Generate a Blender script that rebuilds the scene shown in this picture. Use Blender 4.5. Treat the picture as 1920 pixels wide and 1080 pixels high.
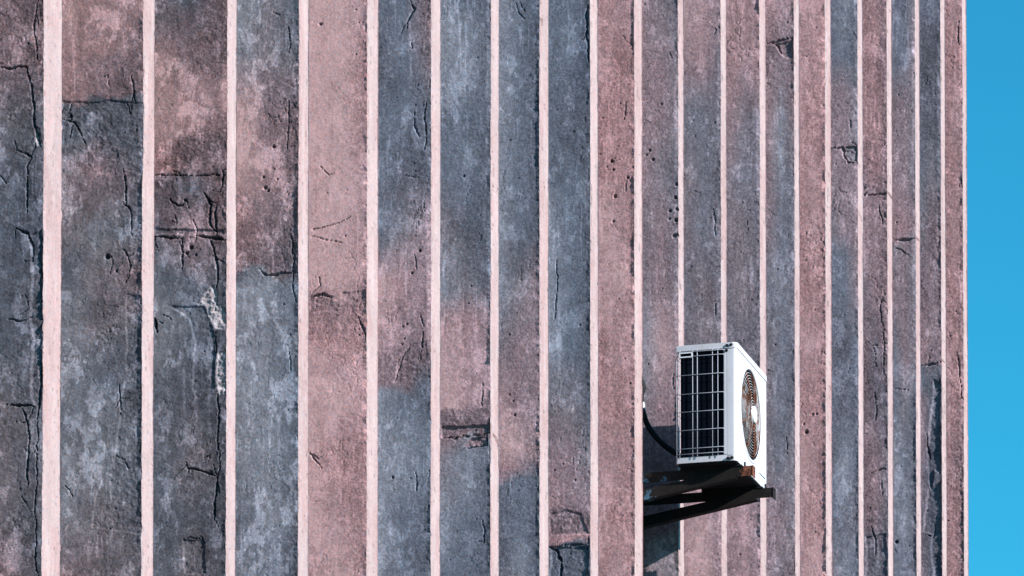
import bpy, bmesh, math, random
import numpy as np
from mathutils import Vector, Matrix

for o in list(bpy.data.objects):
    bpy.data.objects.remove(o, do_unlink=True)
SC = bpy.context.scene
COL = SC.collection

# ------------------------------------------------------------------ camera
F_PX, PITCH, HORIZON = 9200.0, math.radians(2.5), 3170.0     # in pixels of a 1920 x 1080 frame
SHIFT_PX = HORIZON - 540 - F_PX * math.tan(PITCH)
EYE = 1.6
cam = bpy.data.cameras.new('camera')
cam.sensor_width = 36.0
cam.lens = 36.0 * F_PX / 1920.0
cam.shift_y = SHIFT_PX / 1920.0
cam.clip_start, cam.clip_end = 0.5, 5000.0
cam_o = bpy.data.objects.new('camera', cam)
COL.objects.link(cam_o)
cam_o.location = (0, 0, EYE)
cam_o.rotation_euler = (math.pi / 2 + PITCH, 0, 0)
SC.camera = cam_o

# the facade's own frame: n = outward from the wall, u = along the wall (away from the viewer), z = up
A_F = math.atan((3550.0 - 960.0) / F_PX)
N_AX = np.array([math.cos(A_F), -math.sin(A_F), 0.0])
U_AX = np.array([math.sin(A_F), math.cos(A_F), 0.0])
ORG = np.array([26.4 * (1272 - 960) / F_PX, 26.4, 0.0])      # foot of the fin behind the air conditioner

# ------------------------------------------------------------------ sun and sky
R_SUN, K_SUN = 0.34, 0.47                                    # sun direction: n 1, u -R, z K
sd = N_AX - R_SUN * U_AX + np.array([0, 0, K_SUN])
sd = sd / np.linalg.norm(sd)
SUN_EL = math.asin(sd[2])
SUN_ROT = math.atan2(sd[0], sd[1])
w = bpy.data.worlds.new('World')
SC.world = w
w.use_nodes = True
nt = w.node_tree
nt.nodes.clear()
sky = nt.nodes.new('ShaderNodeTexSky')
sky.sky_type = 'NISHITA'
sky.sun_disc = False
sky.sun_elevation = SUN_EL
sky.sun_rotation = SUN_ROT
sky.air_density, sky.dust_density, sky.ozone_density = 0.95, 0.0, 2.0
tint = nt.nodes.new('ShaderNodeMix')
tint.data_type = 'RGBA'
tint.blend_type = 'MULTIPLY'
tint.inputs['Factor'].default_value = 1.0
tint.inputs['B'].default_value = (0.15, 1.04, 1.18, 1)
bg = nt.nodes.new('ShaderNodeBackground')
bg.inputs['Strength'].default_value = 0.112
wo = nt.nodes.new('ShaderNodeOutputWorld')
nt.links.new(sky.outputs['Color'], tint.inputs['A'])
nt.links.new(tint.outputs['Result'], bg.inputs['Color'])
nt.links.new(bg.outputs['Background'], wo.inputs['Surface'])
sun = bpy.data.lights.new('sun', 'SUN')
sun.energy = 5.0
sun.angle = math.radians(0.5)
sun.color = (1.0, 0.95, 0.93)
sun_o = bpy.data.objects.new('sun', sun)
COL.objects.link(sun_o)
sun_o.location = tuple(sd * 60 + np.array([0, 0, 10]))
sun_o.rotation_euler = Vector(tuple(sd)).to_track_quat('Z', 'Y').to_euler()
SC.render.engine = 'CYCLES'
SC.view_settings.view_transform = 'Standard'
SC.view_settings.look = 'None'
SC.view_settings.gamma = 1.0
SC.view_settings.use_curve_mapping = False
SC.view_settings.exposure = 0.35
SC.cycles.max_bounces = 4
SC.cycles.diffuse_bounces = 2


# ------------------------------------------------------------------ helpers
def project(n, u, z):
    """facade frame -> frame coordinates (1920 x 1080)"""
    X = ORG[0] + n * N_AX[0] + u * U_AX[0]
    Y = ORG[1] + n * N_AX[1] + u * U_AX[1]
    Z = z - EYE
    d = Y * math.cos(PITCH) + Z * math.sin(PITCH)
    v = -Y * math.sin(PITCH) + Z * math.cos(PITCH)
    return 960 + F_PX * X / d, 540 - F_PX * v / d + SHIFT_PX


def ray(x, y):
    a, b = (x - 960) / F_PX, (540 - y + SHIFT_PX) / F_PX
    d = np.array([a, math.cos(PITCH) - b * math.sin(PITCH), math.sin(PITCH) + b * math.cos(PITCH)])
    o = np.array([0, 0, EYE]) - ORG
    return np.array([o @ N_AX, o @ U_AX, o[2]]), np.array([d @ N_AX, d @ U_AX, d[2]])


def hit(x, y, axis, val):
    o, d = ray(x, y)
    return o + d * ((val - o[axis]) / d[axis])


def lin(c):
    c = np.asarray(c, float) / 255.0
    return np.where(c <= 0.04045, c / 12.92, ((c + 0.055) / 1.055) ** 2.4)


RNG = np.random.default_rng(7)
TAB = RNG.random((512, 512))


def vnoise(x, y, seed=0):
    x = x + 37.31 * seed
    y = y + 91.7 * seed
    ix, iy = np.floor(x).astype(int), np.floor(y).astype(int)
    fx, fy = x - ix, y - iy
    fx, fy = fx * fx * (3 - 2 * fx), fy * fy * (3 - 2 * fy)
    a, b = TAB[ix % 512, iy % 512], TAB[(ix + 1) % 512, iy % 512]
    c, d = TAB[ix % 512, (iy + 1) % 512], TAB[(ix + 1) % 512, (iy + 1) % 512]
    return (a + (b - a) * fx) * (1 - fy) + (c + (d - c) * fx) * fy


def fbm(x, y, seed=0, octv=4, gain=0.5):
    s, a, t = 0.0, 1.0, 0.0
    for i in range(octv):
        s = s + a * vnoise(x * 2.03 ** i, y * 2.03 ** i, seed + i * 3)
        t += a
        a *= gain
    return s / t - 0.5


def sstep(a, b, x):
    t = np.clip((x - a) / (b - a), 0, 1)
    return t * t * (3 - 2 * t)


def new_mesh_obj(name, verts, faces, mat=None, parent=None, smooth=False):
    me = bpy.data.meshes.new(name)
    me.from_pydata([tuple(v) for v in verts], [], [tuple(f) for f in faces])
    me.update()
    o = bpy.data.objects.new(name, me)
    COL.objects.link(o)
    if mat:
        me.materials.append(mat)
    if parent:
        o.parent = parent
    if smooth:
        me.polygons.foreach_set('use_smooth', [True] * len(me.polygons))
    return o


def bm_obj(name, bm, mat, parent=None, smooth=False):
    bmesh.ops.recalc_face_normals(bm, faces=bm.faces)
    me = bpy.data.meshes.new(name)
    bm.to_mesh(me)
    bm.free()
    o = bpy.data.objects.new(name, me)
    COL.objects.link(o)
    me.materials.append(mat)
    if parent:
        o.parent = parent
    if smooth:
        me.polygons.foreach_set('use_smooth', [True] * len(me.polygons))
    return o


def box_bm(x0, x1, y0, y1, z0, z1, bev=0.0, seg=2, bm=None):
    bm2 = bmesh.new()
    bmesh.ops.create_cube(bm2, size=1)
    for v in bm2.verts:
        v.co = Vector(((x0 + x1) / 2 + v.co.x * (x1 - x0), (y0 + y1) / 2 + v.co.y * (y1 - y0),
                       (z0 + z1) / 2 + v.co.z * (z1 - z0)))
    if bev:
        bmesh.ops.bevel(bm2, geom=bm2.edges[:], offset=bev, segments=seg, affect='EDGES', profile=0.5)
    if bm is None:
        return bm2
    me = bpy.data.meshes.new('tmp')
    bm2.to_mesh(me)
    bm2.free()
    bm.from_mesh(me)
    bpy.data.meshes.remove(me)
    return bm


def tube_bm(pts, r, seg=8, bm=None, closed=False):
    bm = bm or bmesh.new()
    pts = [Vector(p) for p in pts]
    rings = []
    n = len(pts)
    ref = None
    for i, p in enumerate(pts):
        if closed:
            t = (pts[(i + 1) % n] - pts[i - 1]).normalized()
        else:
            t = (pts[min(i + 1, n - 1)] - pts[max(i - 1, 0)]).normalized()
        if ref is None:
            ref = Vector((0, 0, 1)) if abs(t.z) < 0.9 else Vector((1, 0, 0))
        a = t.cross(ref).normalized()
        b = a.cross(t).normalized()
        ref = b
        rr = r[i] if isinstance(r, (list, tuple)) else r
        rings.append([bm.verts.new(p + a * math.cos(k * 2 * math.pi / seg) * rr + b * math.sin(k * 2 * math.pi / seg) * rr)
                      for k in range(seg)])
    for i in range(n if closed else n - 1):
        A, B = rings[i], rings[(i + 1) % n]
        for k in range(seg):
            bm.faces.new((A[k], A[(k + 1) % seg], B[(k + 1) % seg], B[k]))
    if not closed:
        bm.faces.new(rings[0][::-1])
        bm.faces.new(rings[-1])
    return bm


def prism_bm(poly, axis, a0, a1, bm=None):
    """extrude a 2-D polygon along an axis (0 = x, 1 = y, 2 = z)"""
    bm = bm or bmesh.new()

    def mk(p, a):
        c = list(p)
        c.insert(axis, a)
        return bm.verts.new(c)
    A = [mk(p, a0) for p in poly]
    B = [mk(p, a1) for p in poly]
    m = len(poly)
    for i in range(m):
        bm.faces.new((A[i], A[(i + 1) % m], B[(i + 1) % m], B[i]))
    bm.faces.new(A[::-1])
    bm.faces.new(B)
    return bm


# ------------------------------------------------------------------ materials
class NT:
    def __init__(self, name):
        self.m = bpy.data.materials.new(name)
        self.m.use_nodes = True
        self.t = self.m.node_tree
        self.b = self.t.nodes['Principled BSDF']

    def n(self, typ, **kw):
        x = self.t.nodes.new(typ)
        for k, v in kw.items():
            if hasattr(x, k):
                setattr(x, k, v)
            else:
                self.set(x, k, v)
        return x

    def set(self, node, key, v):
        s = node.inputs[key]
        if isinstance(v, bpy.types.NodeSocket):
            self.t.links.new(v, s)
        else:
            s.default_value = v

    def math(self, op, a, b=0.5, clamp=False):
        x = self.t.nodes.new('ShaderNodeMath')
        x.operation = op
        x.use_clamp = clamp
        self.set(x, 0, a)
        self.set(x, 1, b)
        return x.outputs[0]

    def mix(self, f, a, b, blend='MIX'):
        x = self.t.nodes.new('ShaderNodeMix')
        x.data_type = 'RGBA'
        x.blend_type = blend
        for k, v in (('Factor', f), ('A', a), ('B', b)):
            s = [i for i in x.inputs if i.name == k and (i.type == 'RGBA' or k == 'Factor')][0]
            if isinstance(v, bpy.types.NodeSocket):
                self.t.links.new(v, s)
            else:
                s.default_value = v
        return [o for o in x.outputs if o.type == 'RGBA'][0]

    def pos(self, scale=(1, 1, 1), obj=False):
        if obj:
            src = self.t.nodes.new('ShaderNodeTexCoord').outputs['Object']
        else:
            src = self.t.nodes.new('ShaderNodeNewGeometry').outputs['Position']
        mp = self.t.nodes.new('ShaderNodeMapping')
        self.set(mp, 'Vector', src)
        mp.inputs['Scale'].default_value = scale
        return mp.outputs[0]

    def noise(self, vec, scale, detail=3.0, rough=0.55):
        x = self.t.nodes.new('ShaderNodeTexNoise')
        self.set(x, 'Vector', vec)
        x.inputs['Scale'].default_value = scale
        x.inputs['Detail'].default_value = detail
        x.inputs['Roughness'].default_value = rough
        return x.outputs['Fac']

    def ramp(self, f, stops):
        x = self.t.nodes.new('ShaderNodeValToRGB')
        self.set(x, 'Fac', f)
        e = x.color_ramp.elements
        while len(e) < len(stops):
            e.new(0.5)
        for i, (p, c) in enumerate(stops):
            e[i].position = p
            e[i].color = c if len(c) == 4 else (*c, 1)
        return x.outputs['Color']

    def rng(self, f, a, b, c=0.0, d=1.0):
        x = self.t.nodes.new('ShaderNodeMapRange')
        self.set(x, 'Value', f)
        for k, v in (('From Min', a), ('From Max', b), ('To Min', c), ('To Max', d)):
            x.inputs[k].default_value = v
        return x.outputs[0]

    def bump(self, h, strength, dist):
        x = self.t.nodes.new('ShaderNodeBump')
        self.set(x, 'Height', h)
        self.set(x, 'Strength', strength)
        x.inputs['Distance'].default_value = dist
        self.t.links.new(x.outputs[0], self.b.inputs['Normal'])

    def out(self, color=None, rough=None, metal=None, spec=None):
        for k, v in (('Base Color', color), ('Roughness', rough), ('Metallic', metal), ('Specular IOR Level', spec)):
            if v is not None:
                self.set(self.b, k, v)
        return self.m


def mat_concrete(name, streak, grain, bumpd):
    """weathered concrete: stain colour from the mesh, grain, streaks, pits and relief from noise"""
    g = NT(name)
    at = g.n('ShaderNodeAttribute')
    at.attribute_name = 'stain'
    ga = g.n('ShaderNodeAttribute')
    ga.attribute_name = 'grain'
    p = g.pos()
    pv = g.pos((1, 1, 0.09))
    f1 = g.noise(p, 150, 3, 0.7)
    f2 = g.noise(p, 60, 4, 0.6)
    f3 = g.noise(p, 14, 4, 0.6)
    st = g.noise(pv, 55, 4, 0.6)
    v = g.n('ShaderNodeTexVoronoi')
    g.set(v, 'Vector', p)
    v.inputs['Scale'].default_value = 42
    dots = g.rng(v.outputs['Distance'], 0.05, 0.13, 0.0, 1.0)
    sel = g.n('ShaderNodeSeparateColor')
    g.set(sel, 'Color', v.outputs['Color'])
    dots = g.math('MAXIMUM', dots, g.math('LESS_THAN', sel.outputs[0], 0.90))
    amp = g.math('MULTIPLY', ga.outputs['Fac'], grain)
    m1 = g.math('ADD', 1.0, g.math('MULTIPLY', g.math('SUBTRACT', f1, 0.5), g.math('MULTIPLY', amp, 3.2)))
    m2 = g.math('ADD', 1.0, g.math('MULTIPLY', g.math('SUBTRACT', f2, 0.5), g.math('MULTIPLY', amp, 1.3)))
    m3 = g.math('ADD', 1.0, g.math('MULTIPLY', g.math('SUBTRACT', f3, 0.5), g.math('MULTIPLY', grain, 0.8)))
    m4 = g.math('ADD', 1.0, g.math('MULTIPLY', g.math('SUBTRACT', st, 0.5), streak))
    m = g.math('MULTIPLY', g.math('MULTIPLY', m1, m2), g.math('MULTIPLY', m3, m4))
    m = g.math('MULTIPLY', m, g.rng(dots, 0, 1, 0.45, 1.0))
    c = g.n('ShaderNodeVectorMath')
    c.operation = 'SCALE'
    g.set(c, 0, at.outputs['Color'])
    g.set(c, 'Scale', m)
    warm = g.mix(g.rng(g.noise(p, 95, 2, 0.6), 0.35, 0.65), (0.91, 1.0, 1.06, 1), (1.09, 0.99, 0.95, 1))
    cc = g.mix(1.0, c.outputs[0], warm, 'MULTIPLY')
    h = g.math('ADD', g.math('MULTIPLY', f1, 0.8), g.math('ADD', f2, g.math('MULTIPLY', dots, 0.5)))
    g.bump(h, g.math('ADD', 0.25, g.math('MULTIPLY', ga.outputs['Fac'], 0.75), True), bumpd)
    return g.out(cc, 0.92, 0, 0.2)


M = {}
M['panel'] = mat_concrete('weathered_concrete', 0.26, 0.75, 0.0010)
M['strip'] = mat_concrete('pale_concrete', 0.09, 0.26, 0.0006)


def mat_plain_concrete():
    g = NT('plain_concrete')
    p = g.pos()
    f = g.noise(p, 3, 5, 0.6)
    f2 = g.noise(p, 70, 3, 0.6)
    c = g.ramp(f, [(0.3, (0.07, 0.07, 0.08)), (0.7, (0.15, 0.13, 0.13))])
    c = g.mix(0.35, c, g.ramp(f2, [(0.3, (0.05, 0.05, 0.06)), (0.7, (0.2, 0.18, 0.18))]))
    g.bump(f2, 0.5, 0.002)
    return g.out(c, 0.9, 0, 0.2)


M['wall'] = mat_plain_concrete()


def mat_ground():
    g = NT('asphalt')
    p = g.pos()
    f = g.noise(p, 60, 3, 0.7)
    f2 = g.noise(p, 0.6, 4, 0.6)
    c = g.mix(f2, g.ramp(f, [(0.3, (0.03, 0.03, 0.033)), (0.75, (0.075, 0.073, 0.072))]), (0.06, 0.057, 0.055, 1))
    g.bump(f, 0.6, 0.004)
    return g.out(c, 0.95, 0, 0.2)


M['ground'] = mat_ground()


def mat_paint(name, col, dirt_shade=0.25, rough=0.42):
    g = NT(name)
    p = g.pos(obj=True)
    f = g.noise(p, 9, 5, 0.6)
    pv = g.pos((1, 1, 0.12), obj=True)
    s = g.noise(pv, 24, 4, 0.6)
    m = g.math('MULTIPLY', g.rng(f, 0.45, 0.75), g.rng(s, 0.4, 0.7))
    c = g.mix(g.math('MULTIPLY', m, dirt_shade), (*col, 1), (0.42, 0.36, 0.31, 1))
    fine = g.noise(p, 240, 2, 0.5)
    g.bump(fine, 0.12, 0.0006)
    return g.out(c, g.rng(f, 0.3, 0.7, rough - 0.05, rough + 0.15), 0, 0.4)


M['white'] = mat_paint('white_enamel', (0.70, 0.68, 0.72), 0.55)
M['white_clean'] = mat_paint('white_plastic', (0.82, 0.82, 0.84), 0.12, 0.5)


def mat_flat(name, col, rough=0.6, metal=0.0, spec=0.3):
    g = NT(name)
    f = g.noise(g.pos(obj=True), 60, 3, 0.6)
    c = g.mix(g.math('MULTIPLY', f, 0.5), (*col, 1), (col[0] * 0.5, col[1] * 0.5, col[2] * 0.5, 1))
    return g.out(c, rough, metal, spec)


M['black'] = mat_flat('black_rubber_and_shade', (0.012, 0.014, 0.017), 0.7)
M['coil'] = mat_flat('dark_coil', (0.005, 0.008, 0.014), 0.9, 0.0, 0.03)
M['wire'] = mat_flat('coated_wire', (0.55, 0.58, 0.66), 0.4)
M['screw'] = mat_flat('dark_screw', (0.03, 0.028, 0.03), 0.5, 0.5)
M['tray'] = mat_flat('dark_tray', (0.012, 0.014, 0.018), 0.8)  # dark metal taken nearly black, with the underside's shade in the colour
M['tape'] = mat_flat('white_tape', (0.75, 0.75, 0.78), 0.5)


def mat_rusty(name, base, lo, hi, scale=14.0, rough=0.75):
    g = NT(name)
    p = g.pos(obj=True)
    f = g.noise(p, scale, 6, 0.68)
    f2 = g.noise(p, scale * 4, 4, 0.6)
    rust = g.ramp(f2, [(0.25, (0.035, 0.012, 0.006)), (0.55, (0.16, 0.05, 0.02)), (0.8, (0.42, 0.17, 0.08))])
    c = g.mix(g.rng(f, lo, hi), (*base, 1), rust)
    g.bump(f, 0.4, 0.002)
    return g.out(c, rough, 0, 0.3)


M['guard'] = mat_rusty('rusted_guard', (0.50, 0.50, 0.52), 0.46, 0.55, 9)
M['spoke'] = mat_rusty('rusted_spoke', (0.30, 0.24, 0.22), 0.30, 0.48, 12)
M['blade'] = mat_rusty('rusted_blade', (0.30, 0.29, 0.29), 0.44, 0.54, 6)


def mat_bracket(name, teal_amt, rust_amt):
    g = NT(name)
    p = g.pos(obj=True)
    f = g.noise(p, 16, 6, 0.7)
    f2 = g.noise(p, 55, 4, 0.6)
    sx = g.n('ShaderNodeSeparateXYZ')
    g.set(sx, 'Vector', p)
    dark = g.ramp(f2, [(0.3, (0.005, 0.004, 0.004)), (0.75, (0.018, 0.012, 0.010))])
    teal = g.ramp(f2, [(0.3, (0.035, 0.085, 0.13)), (0.7, (0.07, 0.16, 0.23))])
    rust = g.ramp(f2, [(0.25, (0.05, 0.014, 0.008)), (0.55, (0.24, 0.075, 0.04)), (0.8, (0.5, 0.2, 0.12))])
    near_wall = g.rng(sx.outputs[0], 0.66, 0.38, -0.20, teal_amt)
    c = g.mix(g.rng(g.math('ADD', f, near_wall), 0.50, 0.53), dark, teal)
    tip = g.rng(sx.outputs[0], 0.93, 1.07, -0.22, rust_amt)
    c = g.mix(g.rng(g.math('ADD', f, tip), 0.56, 0.62), c, rust)
    g.bump(f, 0.5, 0.003)
    return g.out(c, 0.8, 0, 0.3)


M['bracket'] = mat_bracket('peeling_bracket_paint', 0.10, 0.10)
M['bracket_black'] = mat_bracket('black_bracket_paint', -0.20, -0.05)

# ------------------------------------------------------------------ ground
gr = new_mesh_obj('ground', [(-3000, -3000, 0), (3000, -3000, 0), (3000, 3000, 0), (-3000, 3000, 0)], [(0, 1, 2, 3)], M['ground'])
gr['kind'] = 'structure'

# ------------------------------------------------------------------ the ribbed facade
EDGE_L = [80, 267, 425, 560, 688, 808, 920, 1012, 1107, 1190, 1272, 1352, 1425, 1490, 1548, 1609, 1664, 1717, 1765, 1806]
EDGE_R = [115, 289, 443, 579, 709, 826, 936, 1029, 1122, 1205, 1283, 1363, 1437, 1500, 1559, 1619, 1674, 1726, 1774, 1814]
U_L = [hit(x, 540, 0, 0.0)[1] for x in EDGE_L]
U_R = [hit(x, 540, 0, 0.0)[1] for x in EDGE_R]
RECESS = 0.50
ROOF = 17.0

# stain colours seen on the concrete
PAL = {'P': (194, 164, 171), 'p': (171, 142, 151), 'R': (164, 130, 137), 'M': (145, 125, 136), 'G': (122, 119, 132),
       'L': (137, 146, 164), 'b': (101, 113, 132), 'D': (86, 93, 109), 'K': (58, 70, 90), 'N': (118, 101, 110), 'W': (172, 168, 178)}
GRAN = {'P': 0.35, 'p': 0.5, 'R': 0.75, 'M': 0.7, 'G': 0.65, 'L': 0.5, 'b': 0.55, 'D': 0.8, 'K': 0.7, 'N': 1.0, 'W': 0.8}
STAIN = [
    '0NMN 108MMN 216GGD 324bbD 432bbK 540GbD 648DbD 756GGD 864MGD 972GGD 1080GMD',
    '0Ppp 105ppM 125pMN 175pMN 192DDD 260bDD 324GMD 432GLD 520bGN 600LGD 700LbD 800bLD 880LLD 972LGD 1080MGG',
    '0GbN 80MMN 108PMN 190Ppp 255PpN 275RNN 322RNN 336NDN 432DMN 540bbD 580LbD 648LbD 756bDD 864bGD 972bDD 1080bGD',
    '0LGb 108LGD 200PMN 324PpN 400RMN 500NND 515DLD 540LLb 648LLb 756LLb 864LLb 972bLD 1080LbD',
    '0PPp 108PPR 216PPR 324PPp 432PPp 520PPR 555ppN 568NNR 640RRR 680PpR 756PPR 800PpR 864PRR 972PpR 1080pPR',
    '0bbN 108DbN 216bbD 324bDD 432bGM 540PpM 640pMM 670MNN 715MND 735LbD 864LLb 972LbD 1080LbD',
    '0LbD 108LLD 216bbD 324bbD 432GDD 540LGD 610ppM 700Ppp 768PpM 778NNN 812NNN 824MGD 864GLD 972LbD 1080bbD',
    '0LbK 108LbD 216LbD 324LbD 432LbD 540LGM 640GMM 756pMM 840PPN 880RMN 905DbD 972DbD 1080DLK',
    '0bbD 108bbK 216bDD 324bbD 432LbD 540LbD 648LbD 756GGD 864MMG 950pMM 962NNN 1003NNN 1008RRR 1021RRN 1026DDD 1080bDD',
    '0Rpp 108pRR 216RRR 324RRR 400PpR 432PpR 520pPR 600PpR 640RpR 756RRR 864ppR 972pRR 1080RpR',
    '0MGD 108MMG 216MMG 324MGD 432GMD 540GMG 648LPM 756GMM 864GGG 972MGG 1080MGG',
    '0PpM 108MpD 216bbD 324GbD 432GbD 540bGD 648DGG 756GMG 864MpM 930pPM 1000pPM 1080pPM',
    '0pRp 108RpR 216pGD 324GbD 432GGD 540DGD 648DDD 756GGG 864MMM 972ppM 1080MpM',
    '0Rpp 70RNN 108NMN 216pLM 324MLD 432MbD 540bLD 648GbD 756GbD 864GbG 972MMG 1080MGN',
    '0ppR 216pRR 324RpR 432RpR 540RRR 648ppR 756RRR 864PpR 972pRR 1080pPR',
    '0bLD 108bbD 180MMG 250MMG 320MMM 432GMM 480bbM 540bbM 648DDb 756bDD 864DLb 900bLD 972bDG 1080GLb',
    '0RRN 216RRN 324NRN 362NNN 370MMN 460MMN 540GMN 648NDN 756NDD 864NMD 972NND 1005DDD 1080DbD',
    '0bbG 108bbM 200MMG 324MMG 440RRM 455GMG 540MMG 648bMG 756bGb 864LbD 972bLD 1080bbD',
    '0bbK 108DDD 216DDD 324bGD 432GNN 540NMN 670RMN 685bGD 720bDD 756MDD 864MKD 972GKG 1080NDK',
    '0RpR 108RRR 216RpN 324RRN 432RpR 540RRN 648pRN 756pRN 864RNN 972RRN 1080RRN',
]
# cracks: panel -> list of (width in frame pixels, polyline)
CRACK = {
    0: [(2, [(72, 0), (66, 25), (65, 60), (68, 90), (70, 105), (68, 118)]),
        (3.6, [(0, 125), (15, 130), (35, 125), (50, 127), (52, 140), (60, 160), (63, 190), (63, 220), (66, 240), (72, 262), (76, 275)]),
        (2.8, [(30, 281), (50, 290), (58, 296), (52, 315), (50, 360), (50, 400)]), (4, [(30, 428), (52, 440), (60, 460), (60, 490)]),
        (4, [(15, 598), (50, 602)]), (2, [(48, 555), (53, 575), (48, 582)]), (5, [(10, 758), (62, 762)]),
        (3.2, [(42, 765), (52, 790), (55, 830), (52, 870), (50, 895), (54, 910)]),
        (2.4, [(78, 610), (80, 650), (74, 690), (72, 740), (70, 780), (70, 840), (68, 900), (66, 960), (68, 1010), (65, 1050), (72, 1080)]),
        (2.6, [(40, 930), (52, 950)]), (2, [(0, 330), (12, 345)]), (7, [(69, 262), (75, 272)])],
    1: [(2, [(245, 140), (250, 165), (247, 190), (243, 215)]), (2.6, [(115, 222), (140, 230), (155, 260), (163, 275)]),
        (2.8, [(230, 318), (235, 350), (236, 385), (245, 395), (247, 430)]), (2.2, [(230, 465), (242, 480), (245, 500), (243, 520)]),
        (2.4, [(222, 720), (226, 745), (224, 775)]), (2.4, [(130, 920), (136, 932)]), (2.4, [(232, 862), (240, 880)]),
        (4, [(132, 205), (134, 222), (130, 228)]), (2, [(203, 140), (206, 160)]), (2.2, [(208, 505), (206, 515)])],
    2: [(4.4, [(383, 360), (395, 382), (394, 420), (405, 432)]), (3.6, [(392, 446), (400, 465), (405, 485), (408, 520), (405, 540)]),
        (2.6, [(406, 380), (404, 400), (406, 440)]), (4, [(290, 443), (318, 447), (342, 446)]), (4.5, [(368, 441), (390, 445), (423, 451)]),
        (3.2, [(318, 372), (333, 385), (343, 386), (347, 375)]), (3, [(328, 400), (331, 420)]), (3.6, [(340, 445), (342, 470), (340, 505)]),
        (2.4, [(290, 328), (340, 330), (420, 327)]), (3.2, [(416, 318), (418, 328), (415, 350)]), (2.8, [(305, 589), (316, 594)]),
        (8, [(291, 598), (293, 622)]), (3, [(407, 735), (410, 770), (409, 800), (408, 840), (413, 850)]),
        (2.4, [(413, 850), (412, 880), (408, 890)]), (3.6, [(408, 890), (405, 930), (400, 975)]), (8, [(352, 878), (378, 882)]),
        (5, [(378, 882), (406, 893)]), (5, [(350, 870), (355, 884)]), (2, [(342, 1010), (360, 1007), (380, 1012), (384, 1020)]),
        (2.4, [(403, 620), (405, 660)]), (3, [(376, 860), (395, 853)])],
    3: [(2, [(540, 185), (540, 230), (538, 280)]), (2.6, [(543, 430), (548, 460), (550, 500), (548, 540), (555, 565)]),
        (4, [(485, 503), (500, 517), (520, 515), (530, 510), (548, 512)]), (2, [(541, 655), (547, 700)]), (3, [(512, 22), (524, 28)]),
        (2, [(540, 50), (545, 80), (540, 100)])],
    4: [(2, [(602, 310), (608, 320), (617, 328), (626, 323)]), (1.8, [(585, 432), (605, 427), (625, 422), (650, 410), (658, 405)]),
        (2, [(585, 445), (600, 445), (612, 450), (642, 455)]), (2, [(596, 520), (600, 535), (590, 545), (585, 555)]),
        (4, [(582, 559), (605, 552), (620, 558)]), (3, [(580, 850), (592, 865), (603, 878)]), (4, [(580, 852), (598, 860)]),
        (4, [(671, 593), (684, 630)])],
    5: [(3.6, [(770, 0), (772, 12), (777, 20), (770, 28), (764, 40), (764, 52)]), (3, [(772, 82), (773, 92)]),
        (2.4, [(776, 210), (776, 235), (785, 255)]), (2.6, [(800, 190), (795, 220), (798, 260), (796, 280)]), (2, [(760, 330), (786, 333)]),
        (2, [(795, 380), (794, 400)]), (2, [(776, 475), (783, 505)]), (2.8, [(793, 620), (791, 650), (788, 680)]),
        (1.8, [(767, 650), (755, 670), (740, 715)]), (2.6, [(780, 885), (782, 920)]), (2.2, [(787, 588), (794, 612)])],
    6: [(2.4, [(904, 718), (903, 765)]), (5, [(830, 821), (860, 819), (905, 815), (918, 811)]), (3.6, [(868, 841), (900, 836), (918, 833)]),
        (5, [(912, 816), (913, 835)]), (2.6, [(904, 975), (908, 1000), (910, 1020)]), (3, [(915, 785), (917, 800)])],
    7: [(2.4, [(1010, 180), (1008, 215)]), (2.2, [(966, 5), (975, 25), (985, 35)]), (2, [(975, 3), (985, 20)])],
    8: [(3.4, [(1101, 10), (1100, 60), (1103, 115)]), (1.9, [(1043, 480), (1044, 540), (1042, 600)]),
        (6, [(1030, 1027), (1042, 1032), (1050, 1050), (1050, 1080)]), (3.4, [(1050, 1023), (1100, 1022)]), (4.5, [(1102, 1008), (1098, 1030)])],
    9: [(1.8, [(1174, 190), (1170, 225)]), (1.8, [(1175, 340), (1172, 360)])],
    10: [(1.9, [(1255, 95), (1260, 110)]), (1.9, [(1264, 700), (1262, 730)])],
    11: [(2, [(1300, 358), (1312, 362)]), (2.4, [(1337, 390), (1342, 440)]), (2.4, [(1336, 50), (1342, 55), (1340, 65)]), (2.6, [(1340, 565), (1342, 590)])],
    12: [(2, [(1400, 410), (1402, 430)])],
    13: [(3.6, [(1437, 82), (1455, 79), (1475, 72), (1487, 71)]), (4, [(1452, 82), (1465, 100)]), (3, [(1438, 695), (1447, 697)]), (2, [(1474, 820), (1476, 850)])],
    15: [(4, [(1559, 278), (1580, 277), (1583, 295), (1590, 305), (1608, 306)]), (2.6, [(1598, 266), (1608, 271)]), (2, [(1592, 220), (1594, 240)])],
    16: [(4, [(1620, 366), (1645, 365), (1667, 362)]), (2, [(1648, 385), (1655, 420)]), (2.6, [(1628, 640), (1635, 650), (1645, 648)]),
         (2.4, [(1638, 653), (1642, 665), (1643, 685)]), (2.8, [(1641, 730), (1642, 750), (1644, 770), (1640, 790)]),
         (1.8, [(1650, 560), (1653, 600), (1658, 640), (1657, 700)]), (3.2, [(1633, 988), (1640, 1010), (1641, 1040)]),
         (3, [(1635, 888), (1655, 878), (1662, 880)]), (2.2, [(1652, 900), (1655, 930)])],
    17: [(4.4, [(1675, 450), (1700, 449), (1716, 446)]), (2.6, [(1676, 466), (1690, 469), (1705, 478)]), (2.2, [(1678, 728), (1703, 730)]),
         (4, [(1680, 1016), (1683, 1018)])],
    18: [(4, [(1728, 684), (1755, 682), (1768, 676)]), (3, [(1735, 1002), (1752, 1006)]), (4, [(1738, 830), (1742, 860)])],
    19: [(2, [(1795, 660), (1800, 700), (1804, 750)]), (2, [(1798, 40), (1797, 90)]), (2.4, [(1801, 330), (1803, 350)])],
}
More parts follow.
